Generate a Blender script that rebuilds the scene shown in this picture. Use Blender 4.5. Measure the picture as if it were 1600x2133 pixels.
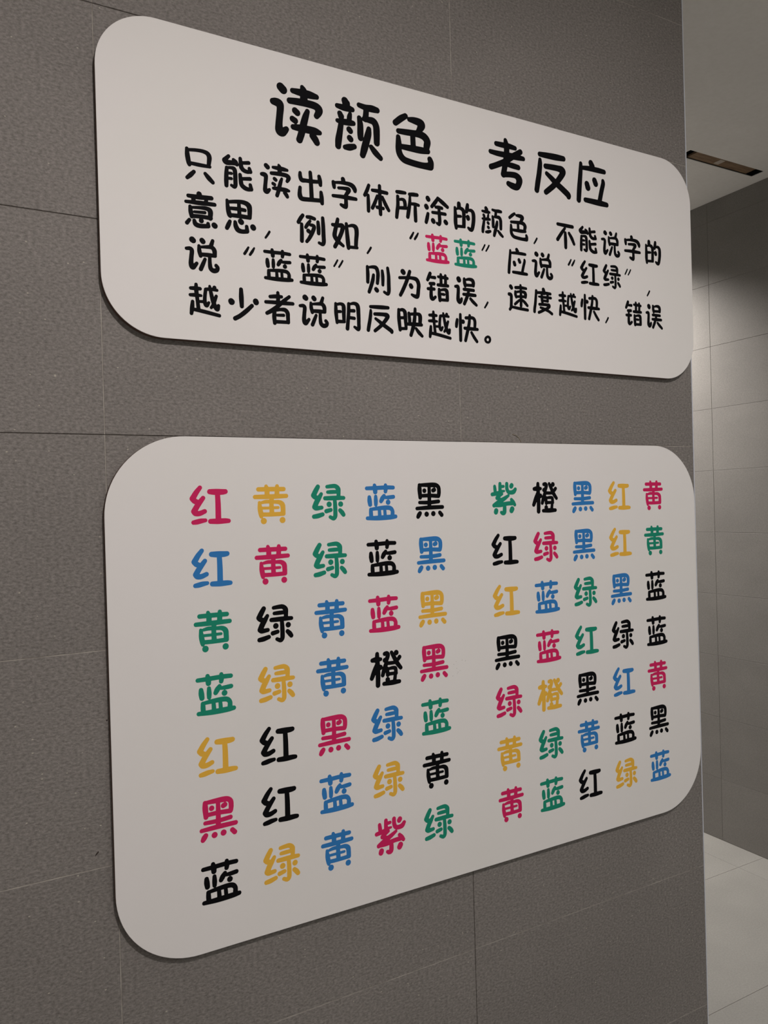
import bpy, bmesh, math, random
import numpy as np
from mathutils import Matrix, Vector

for o in list(bpy.data.objects):
    bpy.data.objects.remove(o)
sc = bpy.context.scene
col = sc.collection
random.seed(5)

# World frame: X runs along the sign wall, the wall face is Y=0 and the room is at -Y,
# Z is up with the floor at 0.  Z0 is the tile joint just above the lower sign.
Z0 = 1.776
CEIL = Z0 + 1.318
XE = 1.2            # outer corner of the sign wall
XF = 3.02           # tiled wall across the passage
XL, YFRONT, YBACK = -3.0, -3.6, 3.6

# ------------------------------------------------------------------ camera
cam_data = bpy.data.cameras.new('camera')
cam = bpy.data.objects.new('camera', cam_data)
col.objects.link(cam)
F = 1597.43
cam_data.sensor_fit = 'HORIZONTAL'
cam_data.sensor_width = 36.0
cam_data.lens = F / 1600.0 * 36.0
cam_data.clip_start = 0.02
PITCH, ROLL, YAW = math.radians(-0.30490), math.radians(1.59805), math.radians(-28.67496)
R = (Matrix.Rotation(YAW, 3, 'Z') @ Matrix.Rotation(PITCH, 3, 'X') @ Matrix.Rotation(ROLL, 3, 'Y'))
right, fwd, up = R.col[0], R.col[1], R.col[2]
M = Matrix((right, up, -fwd)).transposed().to_4x4()
M.translation = Vector((-0.17437, -1.12337, Z0 - 0.11285))
cam.matrix_world = M
sc.camera = cam

# ------------------------------------------------------------------ world, lights, exposure
world = bpy.data.worlds.new('world')
sc.world = world
world.use_nodes = True
world.node_tree.nodes['Background'].inputs[0].default_value = (0.9, 0.95, 1.0, 1)
world.node_tree.nodes['Background'].inputs[1].default_value = 0.05
sc.view_settings.view_transform = 'Standard'
sc.view_settings.look = 'None'
sc.view_settings.gamma = 1.0
sc.view_settings.use_curve_mapping = False
sc.view_settings.exposure = 0.0

#         x,     y,    watts, radius, colour,            half angle, blend
LAMPS = [(0.30, -1.78, 38.5, 0.035, (1.0, 0.925, 0.895), 88, 0.56),
         (-1.4, -2.0, 7.0, 0.045, (1.0, 0.955, 0.935), 86, 1.0),  # added fill lamp, raises the ambient level on the left
         (2.61, 1.85, 78.0, 0.05, (1.0, 0.95, 0.905), 66, 1.0),
         (1.9, -2.9, 19.0, 0.05, (0.90, 1.0, 0.985), 86, 0.8),  # added cool fill lamp for the right side and the ceiling
         (2.0, 3.05, 33.0, 0.05, (1.0, 0.985, 0.95), 75, 0.5)]  # added lamp, its bounce off floor and back wall lifts the passage ceiling

# ------------------------------------------------------------------ helpers
def tag(o, label=None, cat=None, group=None, kind=None):
    if label: o['label'] = label
    if cat: o['category'] = cat
    if group: o['group'] = group
    if kind: o['kind'] = kind
    return o

def link(name, me, mats=(), parent=None, loc=(0, 0, 0)):
    o = bpy.data.objects.new(name, me)
    col.objects.link(o)
    for m in mats:
        if me is not None and m.name not in [x.name for x in me.materials]:
            me.materials.append(m)
    if parent is not None:
        o.parent = parent
    o.location = loc
    return o

def mesh_from(name, verts, faces, mat_idx=None):
    me = bpy.data.meshes.new(name)
    me.from_pydata([tuple(v) for v in verts], [], faces)
    if mat_idx:
        for p, i in zip(me.polygons, mat_idx):
            p.material_index = i
    me.update()
    return me

def box_geo(x0, x1, y0, y1, z0, z1):
    v = [(x0, y0, z0), (x1, y0, z0), (x1, y1, z0), (x0, y1, z0), (x0, y0, z1), (x1, y0, z1), (x1, y1, z1), (x0, y1, z1)]
    f = [(0, 3, 2, 1), (4, 5, 6, 7), (0, 1, 5, 4), (1, 2, 6, 5), (2, 3, 7, 6), (3, 0, 4, 7)]
    return v, f

def boxes(name, lst):
    V, Fc = [], []
    for b in lst:
        v, f = box_geo(*b)
        n = len(V)
        V += v
        Fc += [tuple(i + n for i in q) for q in f]
    return mesh_from(name, V, Fc)

def bsdf(mat):
    return mat.node_tree.nodes['Principled BSDF']

def material(name, colour, rough=0.6, spec=0.5, metallic=0.0):
    m = bpy.data.materials.new(name)
    m.use_nodes = True
    b = bsdf(m)
    b.inputs['Base Color'].default_value = (*colour, 1)
    b.inputs['Roughness'].default_value = rough
    b.inputs['Specular IOR Level'].default_value = spec
    b.inputs['Metallic'].default_value = metallic
    return m

def node(m, t, **kw):
    n = m.node_tree.nodes.new(t)
    for k, v in kw.items():
        if k in n.inputs: n.inputs[k].default_value = v
        else: setattr(n, k, v)
    return n

def grain(m, dark, lightc, scale, stretch=(1, 1, 1), bump=0.2, dist=0.001, big=0.06, speck=0.0, rough=None):
    """procedural stone: fine grain, soft blotches, a per-tile tone, a few pale flecks, and relief"""
    L = m.node_tree.links
    tc = node(m, 'ShaderNodeNewGeometry')
    mp = node(m, 'ShaderNodeMapping'); mp.inputs['Scale'].default_value = stretch
    L.new(tc.outputs['Position'], mp.inputs['Vector'])
    n1 = node(m, 'ShaderNodeTexNoise', Scale=scale, Detail=3.0, Roughness=0.65)
    n2 = node(m, 'ShaderNodeTexNoise', Scale=5.0, Detail=2.0)
    L.new(mp.outputs[0], n1.inputs['Vector']); L.new(mp.outputs[0], n2.inputs['Vector'])
    r1 = node(m, 'ShaderNodeValToRGB')
    r1.color_ramp.elements[0].position = 0.30; r1.color_ramp.elements[1].position = 0.70
    r1.color_ramp.elements[0].color = (*dark, 1); r1.color_ramp.elements[1].color = (*lightc, 1)
    L.new(n1.outputs['Fac'], r1.inputs['Fac'])
    info = node(m, 'ShaderNodeObjectInfo')
    mr = node(m, 'ShaderNodeMapRange'); mr.inputs['To Min'].default_value = 1 - big * 0.5; mr.inputs['To Max'].default_value = 1 + big * 0.5
    L.new(info.outputs['Random'], mr.inputs['Value'])
    mr2 = node(m, 'ShaderNodeMapRange'); mr2.inputs['From Min'].default_value = 0.3; mr2.inputs['From Max'].default_value = 0.7
    mr2.inputs['To Min'].default_value = 1 - big; mr2.inputs['To Max'].default_value = 1 + big
    L.new(n2.outputs['Fac'], mr2.inputs['Value'])
    mul = node(m, 'ShaderNodeMath', operation='MULTIPLY')
    L.new(mr.outputs[0], mul.inputs[0]); L.new(mr2.outputs[0], mul.inputs[1])
    sca = node(m, 'ShaderNodeVectorMath', operation='SCALE')
    L.new(r1.outputs['Color'], sca.inputs[0]); L.new(mul.outputs[0], sca.inputs['Scale'])
    out = sca.outputs[0]
    if speck:
        vo = node(m, 'ShaderNodeTexVoronoi', Scale=speck)
        L.new(mp.outputs[0], vo.inputs['Vector'])
        lt = node(m, 'ShaderNodeMath', operation='LESS_THAN'); lt.inputs[1].default_value = 0.13
        L.new(vo.outputs['Distance'], lt.inputs[0])
        sep = node(m, 'ShaderNodeSeparateColor'); L.new(vo.outputs['Color'], sep.inputs[0])
        gt = node(m, 'ShaderNodeMath', operation='GREATER_THAN'); gt.inputs[1].default_value = 0.93
        L.new(sep.outputs[0], gt.inputs[0])
        mm = node(m, 'ShaderNodeMath', operation='MULTIPLY'); L.new(lt.outputs[0], mm.inputs[0]); L.new(gt.outputs[0], mm.inputs[1])
        mix = node(m, 'ShaderNodeMix', data_type='RGBA')
        L.new(mm.outputs[0], mix.inputs['Factor']); L.new(out, mix.inputs[6]); mix.inputs[7].default_value = (0.42, 0.39, 0.33, 1)
        out = mix.outputs[2]
    L.new(out, bsdf(m).inputs['Base Color'])
    bp = node(m, 'ShaderNodeBump', Strength=bump, Distance=dist)
    L.new(n1.outputs['Fac'], bp.inputs['Height'])
    L.new(bp.outputs[0], bsdf(m).inputs['Normal'])

# ------------------------------------------------------------------ materials
m_tile = material('grey_stone_tile', (0.21, 0.19, 0.17), 0.7, 0.2)
grain(m_tile, (0.135, 0.1235, 0.114), (0.272, 0.252, 0.236), 250.0, (0.75, 1, 1.25), 0.55, 0.0018, 0.05, speck=130.0)
m_far = material('passage_stone_tile', (0.21, 0.19, 0.17), 0.6, 0.35)
grain(m_far, (0.188, 0.177, 0.163), (0.253, 0.238, 0.221), 260.0, (1, 0.7, 1.2), 0.25, 0.001, 0.05)
m_floor = material('light_floor_tile', (0.38, 0.35, 0.32), 0.5, 0.4)
grain(m_floor, (0.245, 0.236, 0.218), (0.30, 0.289, 0.268), 160.0, (1, 1, 1), 0.1, 0.001, 0.05)
m_grout = material('dark_joint', (0.085, 0.074, 0.065), 0.9, 0.1)
m_pale = material('pale_grout', (0.42, 0.39, 0.35), 0.9, 0.2)
grain(m_pale, (0.20, 0.18, 0.16), (0.46, 0.43, 0.385), 26.0, (1, 1, 1), 0.1, 0.001, 0.1)
m_farjoint = material('passage_joint', (0.225, 0.21, 0.19), 0.9, 0.1)
m_fgrout = material('floor_grout', (0.20, 0.18, 0.16), 0.9, 0.2)
m_plaster = material('painted_plaster', (0.62, 0.60, 0.57), 0.85, 0.2)
grain(m_plaster, (0.82, 0.80, 0.765), (0.86, 0.84, 0.81), 60.0, (1, 1, 1), 0.05, 0.001, 0.02)
m_trim = material('pale_blue_white_trim', (0.72, 0.76, 0.84), 0.35, 0.6)
m_sign = material('white_sign_face', (0.80, 0.775, 0.76), 0.65, 0.2)
def sign_weave():
    m = m_sign; L = m.node_tree.links
    g = node(m, 'ShaderNodeNewGeometry')
    mp = node(m, 'ShaderNodeMapping'); mp.inputs['Scale'].default_value = (1, 1, 1)
    L.new(g.outputs['Position'], mp.inputs[0])
    n = node(m, 'ShaderNodeTexNoise', Scale=900.0, Detail=1.0)
    L.new(mp.outputs[0], n.inputs['Vector'])
    b = node(m, 'ShaderNodeBump', Strength=0.08, Distance=0.0004)
    L.new(n.outputs['Fac'], b.inputs['Height']); L.new(b.outputs[0], bsdf(m).inputs['Normal'])
    n2 = node(m, 'ShaderNodeTexNoise', Scale=3.0, Detail=2.0)
    L.new(mp.outputs[0], n2.inputs['Vector'])
    r = node(m, 'ShaderNodeValToRGB')
    r.color_ramp.elements[0].position = 0.3; r.color_ramp.elements[1].position = 0.7
    r.color_ramp.elements[0].color = (0.770, 0.752, 0.728, 1); r.color_ramp.elements[1].color = (0.785, 0.758, 0.752, 1)
    L.new(n2.outputs['Fac'], r.inputs['Fac']); L.new(r.outputs[0], bsdf(m).inputs['Base Color'])
sign_weave()
m_board = material('dark_brown_backing', (0.13, 0.078, 0.060), 0.7, 0.2)
INK = {'K': ('black', (0.0035, 0.0035, 0.0045)), 'R': ('crimson red', (0.60, 0.016, 0.112)), 'B': ('blue', (0.030, 0.190, 0.50)),
       'G': ('green', (0.010, 0.245, 0.155)), 'Y': ('mustard yellow', (0.78, 0.44, 0.055))}
m_ink = {k: material(v[0].replace(' ', '_') + '_print', v[1], 0.65, 0.06 if k == 'K' else 0.15) for k, v in INK.items()}
m_wood = material('brown_slot_liner', (0.105, 0.060, 0.033), 0.7, 0.3)
grain(m_wood, (0.17, 0.105, 0.062), (0.30, 0.20, 0.12), 40.0, (0.3, 2, 2), 0.2, 0.001, 0.25)
m_black = material('black_end_cap', (0.008, 0.012, 0.012), 0.6, 0.3)
m_metal = material('white_lamp_ring', (0.8, 0.8, 0.8), 0.4, 0.5)
m_crumb = material('pale_paint_smear', (0.5, 0.44, 0.38), 0.9, 0.1)
m_hair = material('dried_glue_thread', (0.33, 0.28, 0.20), 0.7, 0.3)
m_faint = material('faint_grey_scuff', (0.42, 0.39, 0.36), 0.9, 0.1)
m_smudge = material('dark_scuff', (0.045, 0.036, 0.032), 0.9, 0.1)

# ------------------------------------------------------------------ tiles
TD, BV, GAP = 0.0011, 0.0005, 0.0012     # how proud a tile is, its edge chamfer, the joint width
tile_cache = {}
def tile_mesh(w, h, mat):
    """a w x h tile in its own XZ plane, centred, front towards -Y, back at Y=0"""
    key = (round(w, 4), round(h, 4), mat.name)
    if key in tile_cache: return tile_cache[key]
    a, b = (w - GAP) / 2, (h - GAP) / 2
    def ring(dx, y): return [(-a + dx, y, -b + dx), (a - dx, y, -b + dx), (a - dx, y, b - dx), (-a + dx, y, b - dx)]
    V = ring(0, 0) + ring(0, -TD + BV) + ring(BV, -TD)
    Fc = []
    for k in (0, 4):
        for i in range(4):
            j = (i + 1) % 4
            Fc.append((k + i, k + j, k + 4 + j, k + 4 + i))
    Fc.append((8, 9, 10, 11)); Fc.append((3, 2, 1, 0))
    me = mesh_from('tile', V, Fc)
    me.materials.append(mat)
    tile_cache[key] = me
    return me

def edges(lo, hi, start, step):
    k0 = math.ceil((lo - start) / step - 1e-6)
    v = [lo]
    k = k0
    while start + k * step < hi - 1e-6:
        if start + k * step > lo + 0.004: v.append(start + k * step)
        k += 1
    return v + [hi]

def lay(parent, us, vs, place, mat):
    for a, b in zip(us[:-1], us[1:]):
        for c, d in zip(vs[:-1], vs[1:]):
            o = link('tile', tile_mesh(b - a, d - c, mat), (), parent)
            place(o, (a + b) / 2, (c + d) / 2)

# sign wall: bed face at Y=+TD so that tile faces lie at Y=0
wall_left = link('wall_left', boxes('wall_left', [(XL, XE - 0.0005, TD, 0.20, 0.0, CEIL)]), (m_grout,))
tag(wall_left, kind='structure')
def place_left(o, u, v): o.location = (u, TD, v)
lay(wall_left, edges(XL, XE, 0.0, 0.6), edges(0.0, CEIL, Z0, 0.3), place_left, m_tile)

# pale grout left in some of the joints; the others are open and dark
def grout_line(x0, x1, z0, z1):
    link('grout_line', boxes('grout_line', [(x0, x1, 0.0004, TD, z0, z1)]), (m_pale,), wall_left)
HG = GAP / 2
for xj in (-0.6, 0.0, 0.6):
    for k in range(-6, 5):
        zb, zt = max(Z0 + 0.3 * k + HG, 0.0), min(Z0 + 0.3 * (k + 1) - HG, CEIL)
        if xj > 0.5 and k < -2: continue
        grout_line(xj - HG, xj + HG, zb, zt)
for k in range(-5, 5):
    for xa, xb in ((-0.6, 0.0), (0.0, 0.6), (0.6, XE)):
        if k >= 0 and xa < 0.5: continue
        if k == -4 and xa == 0.0: continue
        grout_line(xa + HG, xb - HG, Z0 + 0.3 * k - HG, Z0 + 0.3 * k + HG)

# passage wall facing -X
wall_right = link('wall_right', boxes('wall_right', [(XF + TD, XF + 0.2, YFRONT, YBACK, 0.0, CEIL)]), (m_farjoint,))
tag(wall_right, kind='structure')
def place_right(o, u, v):
    o.location = (XF + TD, u, v); o.rotation_euler = (0, 0, -math.pi / 2)
lay(wall_right, edges(YFRONT, YBACK, 1.374, 0.6), edges(0.0, CEIL, 0.0, 0.3), place_right, m_far)

# floor
floor = link('floor', boxes('floor', [(XL, XF + 0.2, YFRONT, YBACK, -0.12, -TD)]), (m_fgrout,))
tag(floor, kind='structure')
def place_floor(o, u, v):
    o.location = (u, v, -TD); o.rotation_euler = (-math.pi / 2, 0, 0)
fx = edges(XL, XF, 2.84, 1.2)
lay(floor, fx, edges(YFRONT, 0.0, 0.556, 0.6), place_floor, m_floor)
lay(floor, edges(XE, XF, 2.84, 1.2), edges(0.0, YBACK, 0.556, 0.6), place_floor, m_floor)

# other walls of the room, out of the frame
wb = link('wall_back', boxes('wall_back', [(XL, XF + 0.2, YBACK, YBACK + 0.15, 0, CEIL)]), (m_plaster,)); tag(wb, kind='structure')
wf = link('wall_front', boxes('wall_front', [(XL, XF + 0.2, YFRONT - 0.15, YFRONT, 0, CEIL)]), (m_plaster,)); tag(wf, kind='structure')
we = link('wall_end', boxes('wall_end', [(XL - 0.15, XL, YFRONT, YBACK, 0, CEIL)]), (m_plaster,)); tag(we, kind='structure')

# ceiling with a real opening for the slot
SX0, SX1, SY0, SY1 = 2.475, 2.945, 1.018, 1.078
T = CEIL + 0.12
ceiling = link('ceiling', boxes('ceiling', [
    (XL, SX0, YFRONT, YBACK, CEIL, T), (SX1, XF + 0.2, YFRONT, YBACK, CEIL, T),
    (SX0, SX1, YFRONT, SY0, CEIL, T), (SX0, SX1, SY1, YBACK, CEIL, T)]), (m_plaster,))
tag(ceiling, kind='structure')

# corner trim on the sign wall edge: quarter round profile
def corner_trim():
    r, n = 0.006, 6
    prof = [(XE, 0.0)] + [(XE + r * math.sin(i / n * math.pi / 2), r - r * math.cos(i / n * math.pi / 2)) for i in range(1, n + 1)] + [(XE + r, 0.20), (XE, 0.20)]
    V = [(x, y, 0.0) for x, y in prof] + [(x, y, CEIL) for x, y in prof]
    k = len(prof)
    Fc = [(i, (i + 1) % k, (i + 1) % k + k, i + k) for i in range(k)] + [tuple(range(k))[::-1], tuple(range(k, 2 * k))]
    o = link('trim_1', mesh_from('trim_1', V, Fc), (m_trim,))
    tag(o, kind='structure')
corner_trim()

# ------------------------------------------------------------------ ceiling slot
slot = link('ceiling_slot', None, (), None, ((SX0 + SX1) / 2, (SY0 + SY1) / 2, CEIL))
tag(slot, 'long narrow brown slot recessed into the pale ceiling above the passage, black at both ends', 'ceiling slot')
cx, cy = slot.location.x, slot.location.y
hx, hy = (SX1 - SX0) / 2, (SY1 - SY0) / 2
link('liner', boxes('liner', [(-hx, hx, -hy, hy, 0.052, 0.06), (-hx, hx, -hy, -hy + 0.003, 0.002, 0.052), (-hx, hx, hy - 0.003, hy, 0.002, 0.052),
                              (-hx, -hx + 0.003, -hy + 0.003, hy - 0.003, 0.002, 0.052), (hx - 0.003, hx, -hy + 0.003, hy - 0.003, 0.002, 0.052)]), (m_black,), slot)
link('brown_strip', boxes('brown_strip', [(-hx + 0.050, hx - 0.045, -hy + 0.0032, hy - 0.0032, 0.004, 0.012)]), (m_wood,), slot)
link('paint_smear', boxes('paint_smear', [(-0.035, -0.005, -hy + 0.010, hy - 0.012, 0.003, 0.004)]), (m_crumb,), slot)
for s in (-1, 1):
    x = -hx + 0.0205 if s < 0 else hx - 0.026
    link('end_cap', boxes('end_cap', [(x - 0.008, x + 0.008, -hy + 0.006, hy - 0.006, 0.020, 0.034)]), (m_black,), slot)

# ------------------------------------------------------------------ lettering
# every stroke is a chain of "x,z,r" in units of 0.05 mm (at the size of the rules text) round the centre of its character cell
GLYPHS = {
'红': '-240,455,49 -335,336,61 -427,190,68;-427,190,68 -382,134,64 -318,103,59;-169,201,50 -259,90,61 -333,-14,65 -399,-124,68;-399,-124,68 -361,-172,63 -261,-174,59 -138,-127,52;-421,-393,49 -332,-380,59 -242,-361,57 -125,-347,43;0,354,59 102,348,69 199,346,71 320,345,66 394,352,57;194,319,58 202,45,64 200,-336,67;2,-377,57 189,-380,65 372,-375,60 458,-378,50',
'黄': '-341,395,51 -13,397,54 341,395,52;-131,472,41 -110,386,60 -111,238,62;166,469,47 163,382,59 155,234,60;-436,203,49 -18,206,57 409,217,50;14,199,57 2,14,55 7,-232,60;-320,56,38 -309,-101,59 -287,-236,59 -279,-300,44;-255,57,34 -126,79,44 69,69,42 212,59,52 296,-4,63 312,-117,61 312,-228,61;-247,-84,32 -27,-83,32 182,-79,32;-265,-247,49 -6,-250,49 322,-241,50;-218,-414,75;290,-404,74',
'绿': '-289,443,56 -354,336,65 -420,217,67;-420,217,67 -380,175,63 -318,149,54;-198,249,45 -270,138,62 -336,37,68 -395,-88,68;-395,-88,66 -348,-124,58 -195,-110,48;-423,-344,53 -312,-329,59 -172,-291,51;-24,441,43 110,454,51 223,451,55 299,385,62 310,295,57 307,179,51;-7,297,42 105,300,49 275,304,46;-90,135,51 30,135,56 242,139,57 456,135,47;191,91,48 200,-51,54 201,-257,57 191,-359,56 140,-407,51 49,-368,44;25,-28,70;365,-29,68;-62,-209,54 69,-179,49;342,-196,52 400,-256,60 441,-315,53',
'蓝': '-433,383,47 -183,388,52 178,401,53 398,396,50;-187,460,49 -174,369,66 -169,280,61;158,463,46 163,373,58 151,291,52;-357,137,51 -351,40,65 -339,-62,58;-160,155,45 -158,36,57 -161,-67,50;105,176,45 48,97,63 4,23,53;146,122,41 268,126,51 397,138,51;227,-9,68;-320,-202,50 -319,-306,57 -314,-425,56;-284,-191,41 -80,-170,51 162,-157,57 295,-177,57 357,-251,54 358,-347,58 364,-414,58;-57,-191,45 -51,-311,50 -49,-406,53;112,-192,41 119,-300,46 124,-408,43;-431,-436,47 -88,-438,62 276,-425,63 454,-412,51',
'黑': '-340,452,52 -338,316,66 -326,101,54;-316,455,43 -77,456,58 129,455,65 238,438,59 303,371,59 312,249,59 301,156,55;-19,450,48 -18,188,55 -25,-155,60;-301,149,48 -25,154,51 290,134,55;-181,294,62;114,299,59 154,316,59;-348,-41,45 -31,-46,51 286,-21,52;-442,-208,46 -36,-190,56 416,-184,52;-345,-345,57 -382,-393,65 -414,-444,54;-125,-377,70;101,-367,70;325,-344,55 385,-412,57',
'橙': '-404,293,56 -284,302,72 -149,299,48;-252,454,54 -253,348,63 -245,122,69 -241,-130,69 -250,-407,66;-267,138,70 -354,-23,70 -437,-197,58;-164,75,71;-16,433,54 52,439,58 84,389,61 55,299,62 23,229,58;-14,254,65;37,188,59 -29,29,65 -95,-149,55;200,449,48 292,284,60 379,126,62 483,-8,53;350,425,72;454,295,55 410,243,52;13,164,45 165,159,48 334,156,43;54,19,48 67,-156,57;115,9,38 222,18,46 306,1,51 323,-68,54 324,-149,52;87,-139,46 340,-140,43;59,-292,68;299,-213,50 280,-331,53;-62,-392,51 194,-386,68 428,-384,52',
'紫': '-324,390,47 -312,284,55 -303,189,50;-421,150,53 -255,175,59 -104,197,62;-122,467,51 -127,335,54 -117,173,65;-83,379,45 6,386,42;-87,233,45 35,246,28;133,462,55 136,316,58 187,218,58 294,198,61 391,220,66 455,293,52;319,413,68 300,385,68;-56,159,43 -167,105,59 -242,40,60;-242,40,48 -185,16,45 -110,-15,56;186,104,40 43,23,58 -112,-54,70 -235,-119,70 -364,-184,58;-364,-184,49 -115,-173,62 130,-137,59 330,-130,61;295,-21,49 362,-97,60 418,-177,50;29,-167,58 29,-314,65 11,-403,68 -47,-422,60 -100,-399,43;-287,-342,72 -300,-384,72;317,-306,78 289,-355,75',
'读': '-299,396,71 -256,358,73;-450,108,53 -392,110,68 -333,92,73 -317,24,63 -331,-105,59 -349,-267,62 -343,-376,74 -298,-402,68 -250,-364,58 -211,-324,43;-75,382,43 67,383,60 241,383,66 385,377,44;113,486,36 137,415,65 137,279,68;-136,192,51 19,208,59 192,215,62 349,207,66 420,162,74 417,100,62 375,30,48;-37,36,56 0,10,56;-90,-120,51 -44,-141,53;201,78,40 158,-37,56 112,-192,62 75,-336,60 30,-465,57;-82,-261,45 47,-254,60 221,-249,65 344,-249,61 428,-258,40;287,-344,57 331,-387,64 366,-445,56',
'颜': '-219,441,64 -197,401,77;-378,316,41 -257,309,55 -149,315,58 -70,311,43;-327,183,49 -306,140,57;-118,223,33 -132,169,45 -141,114,46;-382,44,36 -265,47,52 -137,57,54 -58,61,43;-311,-2,49 -340,-157,56 -369,-304,62 -382,-420,55;-146,-71,53 -124,-93,51;-141,-226,53 -122,-244,53;-243,-414,40 -152,-398,58 -50,-364,46;72,427,44 212,410,54 344,417,63 451,414,51;220,380,53 211,289,55 196,196,56;70,187,44 86,66,57 83,-95,60 83,-180,52;165,190,42 266,194,54 367,185,66 421,102,65 427,-41,64 425,-204,58;266,24,45 247,-79,63 203,-222,66 158,-365,66 119,-489,54;306,-304,44 390,-390,59 495,-473,48',
'色': '-333,270,54 -210,373,58 -105,444,49;-22,396,42 91,398,63 214,384,75 250,343,81 214,262,62 179,206,52;-269,124,47 -124,134,54 64,149,58 206,155,66 311,128,73 373,51,73 354,-59,65;46,113,52 49,-7,54 52,-120,54;-227,-160,46 -40,-155,56 196,-148,63 379,-136,51;-277,10,45 -272,-113,61 -275,-234,63 -241,-331,66 -160,-399,63 -30,-423,60 140,-435,59 283,-436,60 408,-425,71;424,-284,53 445,-344,61 428,-421,74',
'考': '-299,355,47 -161,357,53 25,365,54 185,356,44;-60,471,41 -40,374,63 -35,227,65 -59,73,62 -103,-121,62 -135,-246,61;-451,166,43 -260,160,53 19,170,60 207,177,60 397,176,44;325,305,53 112,166,59 -79,32,58 -314,-87,55 -443,-144,55;-6,-21,46 106,-22,56 257,-31,52;-135,-246,54 53,-215,56 194,-215,64 272,-276,80 263,-368,69 205,-446,65 92,-443,65 -10,-413,51',
'反': '-328,363,49 -155,371,59 96,382,65 332,392,54;-323,249,39 -327,147,55 -359,-63,60 -402,-262,62 -432,-413,59;-175,137,53 4,148,59 172,151,63 281,132,80 300,71,69 163,-109,61 32,-242,59 -97,-348,57 -182,-414,54;-147,-14,45 -21,-91,58 118,-182,66 284,-275,69 434,-366,69 450,-406,57',
'应': '-344,386,42 -354,240,53 -381,18,58 -408,-204,62 -430,-425,59;-46,451,64 -14,391,74;-304,303,41 -89,322,52 157,328,56 346,326,49;-178,-35,65 -153,-109,69;49,84,64 81,17,66;303,115,43 306,53,53 250,-126,56 193,-335,56;-236,-392,49 -66,-393,56 180,-396,61 400,-400,51',
'只': '-383,436,49 -372,242,69 -343,52,67 -324,-21,54;-311,411,45 -106,438,48 93,440,54 228,396,67 276,299,69 265,169,62 247,38,53;-294,27,49 -33,20,55 282,23,46;-195,-207,51 -297,-317,63 -398,-413,51;142,-208,51 243,-317,70 358,-424,57',
'能': '-307,454,50 -402,352,63 -433,303,73 -368,258,76 -212,274,69 -108,279,68 -57,246,52;-157,371,49 -92,311,66 -57,246,49;-373,100,52 -388,-61,61 -398,-278,65 -399,-435,59;-328,108,40 -232,119,48 -143,92,65 -118,-40,64 -116,-227,63 -120,-386,60 -159,-443,48 -240,-407,44;-326,-56,40 -237,-50,43;-330,-211,41 -241,-206,44;54,447,52 65,312,62 83,186,68 156,112,65 261,88,57 360,107,54;333,196,52 360,107,61;133,332,48 315,367,54;35,-41,52 50,-197,62 75,-337,68 171,-414,68 276,-439,60 375,-422,57;348,-296,51 375,-422,60;103,-151,49 346,-111,55',
'出': '-351,380,52 -351,275,64 -305,170,72 -167,169,61 47,181,61 280,207,55;-5,451,57 7,219,63 14,-83,67 22,-385,70;297,378,59 323,245,72 335,118,58;-365,-81,54 -382,-227,65 -370,-361,80 -299,-424,70 -53,-410,64 312,-379,61;350,-116,55 365,-281,72 376,-455,61',
'字': '-33,447,72 -10,350,76;-379,296,60 -365,210,67 -355,134,56;-328,293,40 -114,324,50 145,331,65 300,289,79 376,200,78 391,133,58;-197,139,46 1,158,54 165,140,74 100,13,62 28,-93,55;-401,-143,50 -128,-127,60 131,-122,67 418,-120,54;52,-135,59 56,-306,66 43,-424,66 -34,-421,66 -128,-390,48',
'体': '-268,416,55 -335,246,62 -426,72,56;-302,86,53 -297,-161,63 -302,-424,59;-139,280,51 97,286,63 407,277,58;135,467,58 139,120,64 144,-227,67 149,-463,61;44,118,52 -58,-122,60 -150,-303,60;234,108,54 339,-97,68 461,-287,58;25,-254,57 143,-255,54 255,-258,54',
'所': '-376,390,57 -221,399,63 -57,406,52;-349,244,56 -350,-45,65 -381,-262,67 -409,-463,60;-278,150,42 -180,169,50 -99,137,66 -70,15,67 -73,-71,62;-287,-131,51 -156,-115,56 9,-100,51;115,386,57 257,404,66 415,416,60;129,304,46 113,73,61 63,-190,70 24,-388,64;188,79,49 330,88,56 463,74,51;327,23,57 328,-219,67 332,-468,64',
'涂': '-332,380,82 -308,345,82;-401,95,82 -381,64,82;-337,-149,55 -376,-307,68 -418,-450,61;84,440,56 -51,265,67 -175,122,58;84,440,62 262,332,76 467,205,62;-12,127,50 117,137,59 238,127,55;-148,-76,50 111,-63,56 371,-58,56;116,90,53 121,-11,60 132,-198,66 135,-372,65 106,-456,50 21,-421,46;-140,-356,82 -120,-382,82;371,-324,79 400,-353,79',
'的': '-216,404,75 -214,301,83;-386,243,50 -372,-19,71 -375,-270,75 -356,-465,58;-320,210,37 -212,249,47 -88,233,70 -19,140,74 -18,-111,72 -26,-334,72;-284,-42,53 -150,-28,47;-304,-394,50 -144,-382,51 0,-378,45;152,420,63 129,283,76 104,175,62;182,239,45 309,245,61 388,161,76 399,-46,76 364,-275,73 314,-424,67 232,-429,65 161,-387,45;152,-10,79 163,-53,79',
'意': '-59,469,77;-380,374,54 -70,380,67 302,411,61;-246,358,56 -225,235,66;155,378,50 135,263,56;-456,193,44 -75,213,64 394,234,55;-337,67,49 -322,-81,65 -297,-219,56;-271,51,38 -31,77,48 162,77,61 257,12,76 251,-196,62;-211,-71,38 94,-46,45;-286,-201,57 -6,-181,58 268,-185,59;-369,-324,49 -442,-422,55;-226,-326,51 -189,-423,70 -63,-459,65 179,-433,60;182,-358,49 188,-429,59;-18,-301,71;368,-378,81 384,-391,82',
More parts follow.
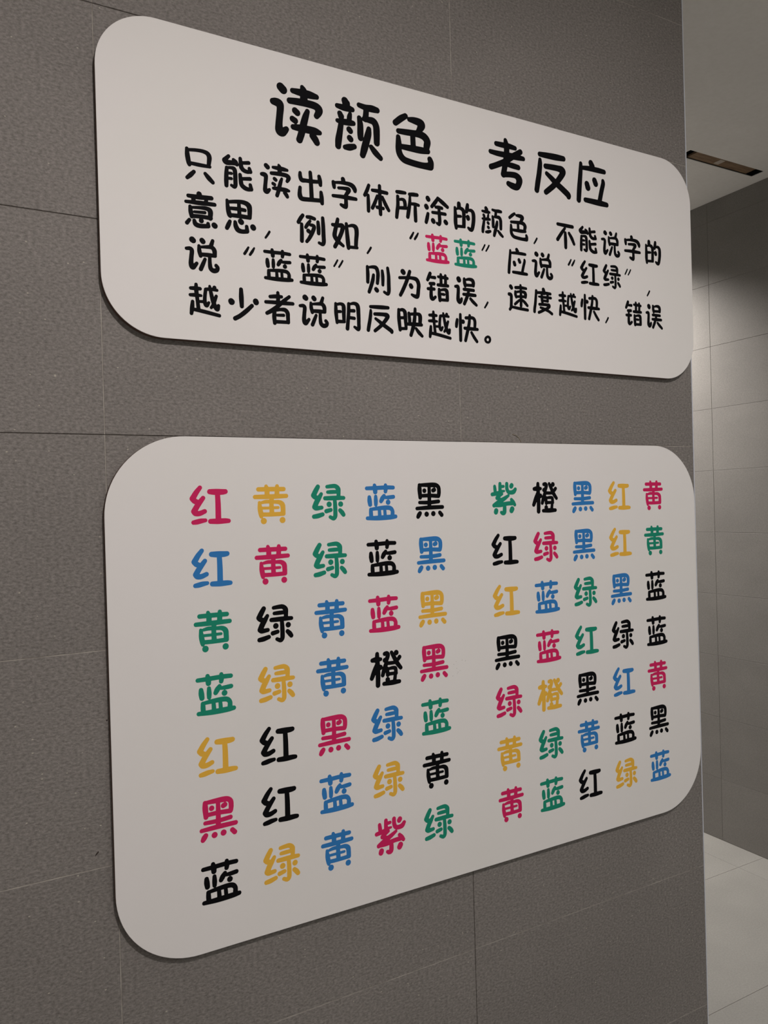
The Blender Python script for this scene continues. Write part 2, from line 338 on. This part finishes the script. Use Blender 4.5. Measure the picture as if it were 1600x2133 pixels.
'思': '-393,435,44 -370,181,65 -334,25,73 -310,-27,53;-331,397,48 -96,440,55 123,449,65 274,384,81 304,241,73 298,28,61;-30,382,51 -26,237,58 -22,91,58;-287,211,49 -52,225,56 150,220,53;-309,5,55 -25,18,63 297,19,60;-323,-183,50 -368,-287,65 -421,-395,58;-161,-182,52 -143,-301,71 -79,-405,76 46,-435,63 199,-412,61;195,-266,52 208,-403,62;13,-139,84 29,-153,84;395,-255,85 405,-270,85',
'例': '-302,370,55 -383,259,61 -455,135,59;-348,84,52 -348,-187,62 -356,-437,62;-153,341,52 -38,344,60 93,319,55;-58,227,44 -143,115,56 -212,7,50;-53,106,44 37,97,57 77,43,61 -4,-151,64 -108,-333,56 -189,-435,50;-125,-94,68 -53,-143,51;215,231,54 226,50,64 226,-118,60;381,387,54 391,151,64 395,-154,67 397,-368,66 352,-450,56 236,-421,46',
'如': '-263,431,56 -302,271,65 -369,29,69 -382,-127,75 -276,-266,68 -91,-394,49;-447,233,53 -260,238,63 -97,240,73 -129,49,68 -258,-232,66 -384,-458,62;43,331,53 60,46,67 85,-261,74 97,-438,60;128,274,39 259,310,54 380,265,78 410,98,74 385,-140,69 369,-361,63;115,-404,50 412,-390,47',
'说': '-304,418,86 -276,397,80;-480,139,45 -375,149,56 -323,93,61 -342,-92,61 -356,-276,69 -317,-376,81 -248,-332,60 -189,-261,47;-13,432,74 12,404,74;304,463,49 257,328,60;-110,263,43 -100,109,61 -69,-27,53;-47,236,36 111,258,48 269,266,60 346,184,67 357,44,59;-53,17,54 176,27,60 364,27,52;60,-109,46 -4,-259,57 -73,-415,59;202,-48,49 201,-204,55 222,-357,64 307,-418,68 402,-392,64 433,-317,56 391,-258,53',
'则': '-402,351,53 -394,118,63 -402,-145,56;-327,347,38 -186,371,53 -69,345,68 -15,192,65 -24,24,63 -45,-145,56;-182,109,49 -215,-68,63 -284,-270,62 -361,-465,56;-99,-352,71 -68,-384,74;151,282,48 165,88,61 160,-177,51;358,398,52 386,143,62 385,-137,67 381,-362,66 334,-462,52 208,-411,46',
'为': '-231,358,87 -207,333,84;-361,138,50 -81,171,51 134,183,56 307,146,73 378,-3,72 364,-176,69 323,-409,70 214,-421,62 102,-383,43;38,391,59 -40,176,65 -138,-48,64 -260,-288,63 -346,-439,57;68,-74,75 88,-110,79',
'错': '-319,429,60 -370,308,66 -430,197,53;-277,305,47 -131,307,56;-335,81,52 -173,93,61;-286,29,44 -290,-101,58 -299,-275,65 -283,-403,74 -224,-438,56 -127,-358,49;-418,-104,52 -170,-91,55;8,353,44 189,353,56 389,340,48;117,439,49 121,279,56 120,105,59;304,425,49 308,272,56 303,126,59;-10,72,53 180,75,59 398,81,53;33,-79,52 44,-267,70 55,-454,59;105,-93,40 245,-63,50 340,-96,71 361,-232,67 364,-407,63;127,-229,42 231,-235,48;68,-431,50 373,-421,50',
'误': '-317,381,88 -300,346,88;-459,103,47 -353,105,64 -340,-34,64 -354,-212,67 -350,-359,76 -299,-427,68 -235,-376,63 -206,-299,47;-75,410,51 -62,278,69 -42,170,59;5,390,38 132,420,51 267,399,68 310,322,71 306,217,65;-19,202,51 306,217,51;-96,41,54 101,45,57 315,47,54;-120,-135,51 132,-130,63 382,-125,54;99,-14,54 20,-231,64 -95,-465,59;172,-266,53 287,-366,63 420,-464,52',
'不': '-391,387,59 -15,383,68 348,383,65;-36,277,50 -205,73,66 -411,-196,69;-25,100,62 -15,-146,76 -17,-449,69;166,114,59 296,-60,74 407,-265,60',
'速': '-369,381,71 -332,336,69;-451,93,61 -362,70,65 -354,-105,61 -370,-359,63;-356,-368,52 -428,-457,52;-301,-363,47 -11,-388,54 395,-409,52;-145,363,55 85,383,58 344,379,47;85,466,48 95,274,53 97,-2,59 88,-279,59;-160,212,48 -154,103,62 -129,18,51;-88,209,43 94,246,44 262,226,63 309,154,69 305,53,53;-122,30,41 88,58,48 313,65,51;28,-76,41 -87,-165,50 -187,-247,48;181,-76,48 277,-149,59 380,-244,54',
'度': '-6,438,68 9,372,78 15,312,80;-350,356,54 -370,163,56 -405,-109,59 -446,-314,60 -455,-429,58;-297,292,51 -98,307,55 120,310,58 330,306,52;-87,234,52 -95,139,56 -73,20,64 -67,-61,53;192,264,51 189,156,53 188,20,56;-233,151,33 -60,146,48 158,152,49 342,155,52;-38,17,45 75,18,45 188,13,46;-208,-136,52 -26,-124,54 148,-123,56 244,-150,82 188,-237,56 11,-322,54 -122,-389,53 -249,-442,53;-160,-252,42 12,-289,55 228,-355,53 383,-435,56',
'快': '-419,256,53 -446,122,62 -461,16,54;-282,449,50 -289,41,64 -294,-452,60;-176,207,76;-49,352,53 242,375,57 332,269,62 324,38,56;117,450,50 84,170,59 18,-84,62 -87,-445,58;-107,-15,54 159,-15,62 440,-13,50;178,-147,51 289,-310,60 402,-444,56',
'越': '-388,306,48 -253,314,56 -112,316,48;-229,430,46 -227,254,60 -200,-24,52 -178,-261,55;-407,108,45 -245,119,54 -89,117,37;-345,-81,47 -362,-251,61 -388,-429,50;-300,-308,49 -17,-343,55 442,-420,50;-123,-58,40 -9,-53,42;53,321,45 218,339,49 392,326,41;52,314,48 22,98,51 20,-71,56 67,-151,62 137,-66,38;175,419,38 208,232,53 265,-17,63 333,-181,67 390,-232,65 425,-129,48;365,149,44 309,1,53 262,-131,52 202,-208,40;318,397,55',
'少': '-354,48,88 -344,34,94;-39,435,57 -37,189,72 -30,-70,60;414,121,86 424,96,86;291,-23,56 104,-202,64 -96,-366,63 -247,-455,63',
'者': '-288,318,52 -100,345,59 81,350,48;-37,463,48 -30,316,60 -43,137,62;-433,143,50 -184,155,56 131,162,60 450,173,51;336,377,49 132,214,57 -30,64,60 -254,-107,62 -405,-195,54;-160,-97,59 -174,-291,66 -164,-482,54;-81,-75,41 46,-44,50 188,-48,63 265,-130,66 276,-278,61 280,-419,58;-70,-229,41 135,-214,47;-123,-434,53 288,-418,51',
'明': '-418,333,47 -412,45,64 -388,-271,47;-354,320,42 -236,342,48 -142,284,67 -138,52,65 -135,-199,56;-351,85,46 -255,95,46;-361,-230,54 -125,-218,50;49,371,56 36,88,60 5,-206,60 -20,-431,64;120,379,38 252,406,53 370,336,72 394,65,66 396,-209,61 379,-416,62 239,-360,42;103,157,51 233,166,55;96,-71,51 237,-77,51',
'映': '-432,373,51 -430,71,66 -396,-299,57;-362,369,48 -269,379,57 -190,296,72 -175,34,66 -160,-238,52;-383,105,48 -242,119,48;-394,-258,52 -160,-238,48;-37,290,53 -19,109,62 -13,-52,57;45,268,49 307,293,55 401,230,74 393,-16,67;212,457,52 183,128,65 126,-142,69 22,-445,59;-72,-78,53 200,-64,65 451,-61,54;231,-204,48 335,-327,66 463,-439,52',
'。': '-292,-232,42 -221,-255,46 -195,-331,48 -226,-411,41 -294,-439,39 -369,-412,46 -396,-347,48 -364,-271,41 -292,-232,39',
'，': '-252,-315,33 -311,-411,33 -383,-512,29',
'“': '230,423,28 167,313,39 104,217,39;413,426,25 349,316,39 277,211,36',
}
GLYPHS['”'] = ';'.join(' '.join('%d,%s,%d' % (int(q.split(',')[0]) - 540, q.split(',')[1], (26, 28, 25)[k]) for k, q in enumerate(st.split())) for st in GLYPHS['“'].split(';'))
UNIT = 5e-5
def spline(p):
    p = np.array(p, float)
    if len(p) < 3: return p
    q = np.vstack([2 * p[0] - p[1], p, 2 * p[-1] - p[-2]])
    out = []
    for i in range(1, len(q) - 2):
        a, b, c, d = q[i - 1:i + 3]
        for t in np.linspace(0, 1, 6, endpoint=False):
            out.append(0.5 * (2 * b + (c - a) * t + (2 * a - 5 * b + 4 * c - d) * t * t + (3 * b - a - 3 * c + d) * t ** 3))
    out.append(p[-1])
    out = np.array(out)
    out[:, 2] = np.clip(out[:, 2], p[:, 2].min() * 0.9, p[:, 2].max() * 1.05)
    return out

def glyph_mesh(ch):
    strokes = [spline([[float(v) + (5.5 if i == 2 else 0) for i, v in enumerate(k.split(','))] for k in s.split()]) for s in GLYPHS[ch].split(';')]
    allp = np.vstack(strokes)
    st = 8.0
    x0, x1 = (allp[:, 0] - allp[:, 2]).min() - 2 * st, (allp[:, 0] + allp[:, 2]).max() + 2 * st
    y0, y1 = (allp[:, 1] - allp[:, 2]).min() - 2 * st, (allp[:, 1] + allp[:, 2]).max() + 2 * st
    gx = np.arange(x0, x1 + st, st); gy = np.arange(y0, y1 + st, st)
    X, Y = np.meshgrid(gx, gy)
    D = np.full(X.shape, 1e9)
    for s in strokes:
        if len(s) == 1:
            D = np.minimum(D, np.hypot(X - s[0, 0], Y - s[0, 1]) - s[0, 2]); continue
        for a, b in zip(s[:-1], s[1:]):
            d = b[:2] - a[:2]; l2 = max(d @ d, 1e-6)
            t = np.clip(((X - a[0]) * d[0] + (Y - a[1]) * d[1]) / l2, 0, 1)
            D = np.minimum(D, np.hypot(X - a[0] - t * d[0], Y - a[1] - t * d[1]) - (a[2] + t * (b[2] - a[2])))
    D[np.abs(D) < 1e-3] = 1e-3
    I = D < 0
    H, W = D.shape
    def ept(e):
        kind, r, c = e
        if kind == 0: t = D[r, c] / (D[r, c] - D[r, c + 1]); return (gx[c] + t * st, gy[r])
        t = D[r, c] / (D[r, c] - D[r + 1, c]); return (gx[c], gy[r] + t * st)
    nxt = {}
    mixed = np.argwhere((I[:-1, :-1].astype(int) + I[1:, :-1] + I[:-1, 1:] + I[1:, 1:]) % 4 != 0)
    for r, c in mixed:
        k = (I[r, c] * 1) | (I[r, c + 1] * 2) | (I[r + 1, c + 1] * 4) | (I[r + 1, c] * 8)
        S, E_, N, Wt = (0, r, c), (1, r, c + 1), (0, r + 1, c), (1, r, c)
        for a, b in {1: [(S, Wt)], 2: [(E_, S)], 3: [(E_, Wt)], 4: [(N, E_)], 5: [(S, Wt), (N, E_)], 6: [(N, S)], 7: [(N, Wt)],
                     8: [(Wt, N)], 9: [(S, N)], 10: [(E_, S), (Wt, N)], 11: [(E_, N)], 12: [(Wt, E_)], 13: [(S, E_)], 14: [(Wt, S)]}[int(k)]:
            nxt[a] = b
    cu = bpy.data.curves.new('c', 'CURVE'); cu.dimensions = '2D'; cu.fill_mode = 'BOTH'; cu.extrude = 1.5
    while nxt:
        s0 = next(iter(nxt)); loop = [s0]; e = nxt.pop(s0)
        while e != s0 and e in nxt:
            loop.append(e); e = nxt.pop(e)
        if len(loop) < 4: continue
        sp = cu.splines.new('POLY'); sp.points.add(len(loop) - 1); sp.use_cyclic_u = True
        for p, q in zip(sp.points, loop):
            x, y = ept(q); p.co = (x, y, 0, 1)
    ob = bpy.data.objects.new('c', cu); col.objects.link(ob)
    me = bpy.data.meshes.new_from_object(ob.evaluated_get(bpy.context.evaluated_depsgraph_get()))
    bpy.data.objects.remove(ob); bpy.data.curves.remove(cu)
    # (x, y, thickness) -> (X, -Y thickness, Z)
    me.transform(Matrix(((UNIT, 0, 0, 0), (0, 0, -UNIT, 0), (0, UNIT, 0, 0), (0, 0, 0, 1))))
    me.name = 'character'
    return me

gcache = {}
TH = 0.0108                                 # sign thickness
def put_char(sign, ch, ink, x, z, scale):
    key = (ch, ink)
    if key not in gcache:
        base = gcache.get(ch) or glyph_mesh(ch)
        gcache[ch] = base
        me = base.copy(); me.materials.clear(); me.materials.append(m_ink[ink]); gcache[key] = me
    o = link('printed_character', gcache[key], (), sign)
    o.location = (x - sign.location.x, -TH - 0.000075 - sign.location.y, Z0 + z - sign.location.z)
    o.scale = (scale, 1, scale)
    if ink != 'K': o['label'] = INK[ink][0] + ' printed character'
    return o

# ------------------------------------------------------------------ signs
def rounded(x0, x1, z0, z1, r, n=20):
    P = []
    for cxx, czz, a0 in ((x1 - r, z1 - r, 0), (x0 + r, z1 - r, 90), (x0 + r, z0 + r, 180), (x1 - r, z0 + r, 270)):
        for i in range(n + 1):
            a = math.radians(a0 + 90 * i / n)
            P.append((cxx + r * math.cos(a), czz + r * math.sin(a)))
    return P
def slab(name, prof, layers):
    """layers: list of (inset-less y, profile) rings from back to front"""
    k = len(prof); V = []; Fc = []
    for y, pr in layers: V += [(x, y, z) for x, z in pr]
    for l in range(len(layers) - 1):
        for i in range(k):
            j = (i + 1) % k
            Fc.append((l * k + i, l * k + j, (l + 1) * k + j, (l + 1) * k + i))
    Fc.append(tuple(range(k))[::-1]); Fc.append(tuple(range((len(layers) - 1) * k, len(layers) * k)))
    me = mesh_from(name, V, Fc)
    bm = bmesh.new(); bm.from_mesh(me); bmesh.ops.recalc_face_normals(bm, faces=bm.faces); bm.to_mesh(me); bm.free()
    return me
def sign(label, x0, x1, z0, z1, r):
    s = link('wall_sign', None, (), None, ((x0 + x1) / 2, 0.0, Z0 + z0))
    tag(s, label, 'sign', 'white boards hung one above the other on the tiled wall')
    w, h = (x1 - x0) / 2, z1 - z0
    P = rounded(-w, w, 0, h, r)
    link('backing_board', slab('backing_board', P, [(-0.0002, P), (-TH + 0.0006, P)]), (m_board,), s)
    P2 = rounded(-w + 0.0003, w - 0.0003, 0.0003, h - 0.0003, r - 0.0003)
    link('face_panel', slab('face_panel', P, [(-TH + 0.0006, P), (-TH + 0.0003, P), (-TH, P2)]), (m_sign,), s)
    return s

top = sign('white rounded board with large black title and four text lines, upper of the two', -0.0004, 1.1966, 0.1394, 0.5963, 0.085)
low = sign('white rounded board with seven rows of multicoloured single characters, lower of the two', -0.0054, 1.1866, -0.7554, -0.001, 0.115)

for i, ch in enumerate('读颜色 考反应'):
    if ch != ' ': put_char(top, ch, 'K', 0.2990 + 0.10338 * i, 0.5082, 1.763)
RULES = ['只能读出字体所涂的颜色，不能说字的', '意思，例如，“蓝蓝”应说“红绿”，', '说“蓝蓝”则为错误，速度越快，错误', '越少者说明反映越快。']
for li, line in enumerate(RULES):
    for i, ch in enumerate(line):
        ink = 'K'
        if li == 1 and i == 7: ink = 'R'
        if li == 1 and i == 8: ink = 'G'
        put_char(top, ch, ink, 0.1430 + 0.05858 * i, 0.4622 - 0.06556 * (li + 1), 1.0 if ch not in '红绿蓝' else 0.98)

XS = [0.1428, 0.2381, 0.3335, 0.4288, 0.5243, 0.6812, 0.7765, 0.8721, 0.9676, 1.0634]
GRID = ['红R黄Y绿G蓝B黑K紫G橙K黑B红Y黄R',
        '红B黄R绿G蓝K黑B红K绿R黑B红Y黄G',
        '黄G绿K黄B蓝R黑Y红Y蓝B绿G黑B蓝K',
        '蓝G绿Y黄B橙K黑R黑K蓝R红G绿K蓝K',
        '红Y红K黑R绿B蓝G绿R橙Y黑K红B黄R',
        '黑R红K蓝B绿Y黄K黄Y绿G黄B蓝K黑K',
        '蓝K绿Y黄B紫R绿G黄R蓝G红K绿Y蓝B']
for r, row in enumerate(GRID):
    for c in range(10):
        put_char(low, row[2 * c], row[2 * c + 1], XS[c], -0.1030 - 0.0922 * r, 1.195)

# ------------------------------------------------------------------ small marks on the wall
def thread(name, pts, r, mat, parent):
    V, Fc = [], []
    n = 6
    for k, (x, y, z) in enumerate(pts):
        for i in range(n):
            a = 2 * math.pi * i / n
            V.append((x + r * math.cos(a) * 0.7, y + r * math.sin(a), z + r * math.cos(a) * 0.7))
    for k in range(len(pts) - 1):
        for i in range(n):
            j = (i + 1) % n
            Fc.append((k * n + i, k * n + j, (k + 1) * n + j, (k + 1) * n + i))
    return link(name, mesh_from(name, V, Fc), (mat,), parent)
gx0, gz0 = 0.727, Z0 + 0.013
th = thread('glue_thread', [(gx0 - 0.014, -0.0004, gz0 + 0.003), (gx0 - 0.006, -0.0012, gz0 + 0.001), (gx0 + 0.002, -0.0006, gz0 - 0.004), (gx0 + 0.006, -0.0005, gz0 - 0.011)], 0.0005, m_hair, wall_left)

def smudge(name, x, z, w, h, ang, mat, parent, y):
    n = 9; ca, sa = math.cos(ang), math.sin(ang)
    V = [(x, y - 0.0001, z)]
    for i in range(n):
        a = 2 * math.pi * i / n; k = random.uniform(0.6, 1.1)
        u, v = w * k * math.cos(a), h * k * math.sin(a)
        V.append((x + u * ca - v * sa, y, z + u * sa + v * ca))
    return link(name, mesh_from(name, V, [(0, (i + 1) % n + 1, i + 1) for i in range(n)]), (mat,), parent)
smudge('scuff_mark', -0.0265, Z0 - 0.5790, 0.0038, 0.0012, 0.9, m_smudge, wall_left, -0.00015)
smudge('scuff_mark', -0.0085, Z0 - 0.3975, 0.0012, 0.0016, 0.2, m_smudge, wall_left, -0.00015)
for k in range(9):
    x, z = 0.575 + random.uniform(-0.014, 0.014), -0.395 + random.uniform(-0.014, 0.014)
    smudge('scuff_mark', x - low.location.x, Z0 + z - low.location.z, 0.0009, 0.0005, random.uniform(0, 3), m_faint, low, -TH - 0.00008)

# ------------------------------------------------------------------ recessed ceiling lamps (out of the frame), some of them added fill lights
WHERE = ['in front of the two white signs', 'added as fill light left of the two white signs', 'beside the tiled passage wall', 'added as fill light behind the camera on the right', 'added far down the passage to brighten its ceiling']
def downlight(i, x, y, watts, rad, colour, half, blend):
    lamp = link('downlight', None, (), None, (x, y, CEIL))
    tag(lamp, 'round white recessed ceiling downlight ' + WHERE[i], 'ceiling lamp', 'recessed ceiling downlights')
    V, Fc, n = [], [], 32
    for rr, z in ((rad + 0.004, -0.0005), (rad + 0.004, -0.006), (rad + 0.018, -0.004), (rad + 0.018, -0.0005)):
        V += [(rr * math.cos(2 * math.pi * k / n), rr * math.sin(2 * math.pi * k / n), z) for k in range(n)]
    for l in range(4):
        for k in range(n):
            j = (k + 1) % n
            Fc.append((l * n + k, l * n + j, ((l + 1) % 4) * n + j, ((l + 1) % 4) * n + k))
    link('trim_ring', mesh_from('trim_ring', V, Fc), (m_metal,), lamp)
    if half >= 90:
        d = bpy.data.lights.new('lamp_light', 'AREA'); d.shape = 'DISK'; d.size = rad * 2; d.spread = math.radians(half * 2)
    else:
        d = bpy.data.lights.new('lamp_light', 'SPOT'); d.spot_size = math.radians(half * 2); d.spot_blend = blend; d.shadow_soft_size = rad
        watts *= 4
    d.energy = watts; d.color = colour
    lo = bpy.data.objects.new('lamp_light', d); col.objects.link(lo); lo.parent = lamp; lo.location = (0, 0, -0.008)
for i, L in enumerate(LAMPS):
    downlight(i, *L)
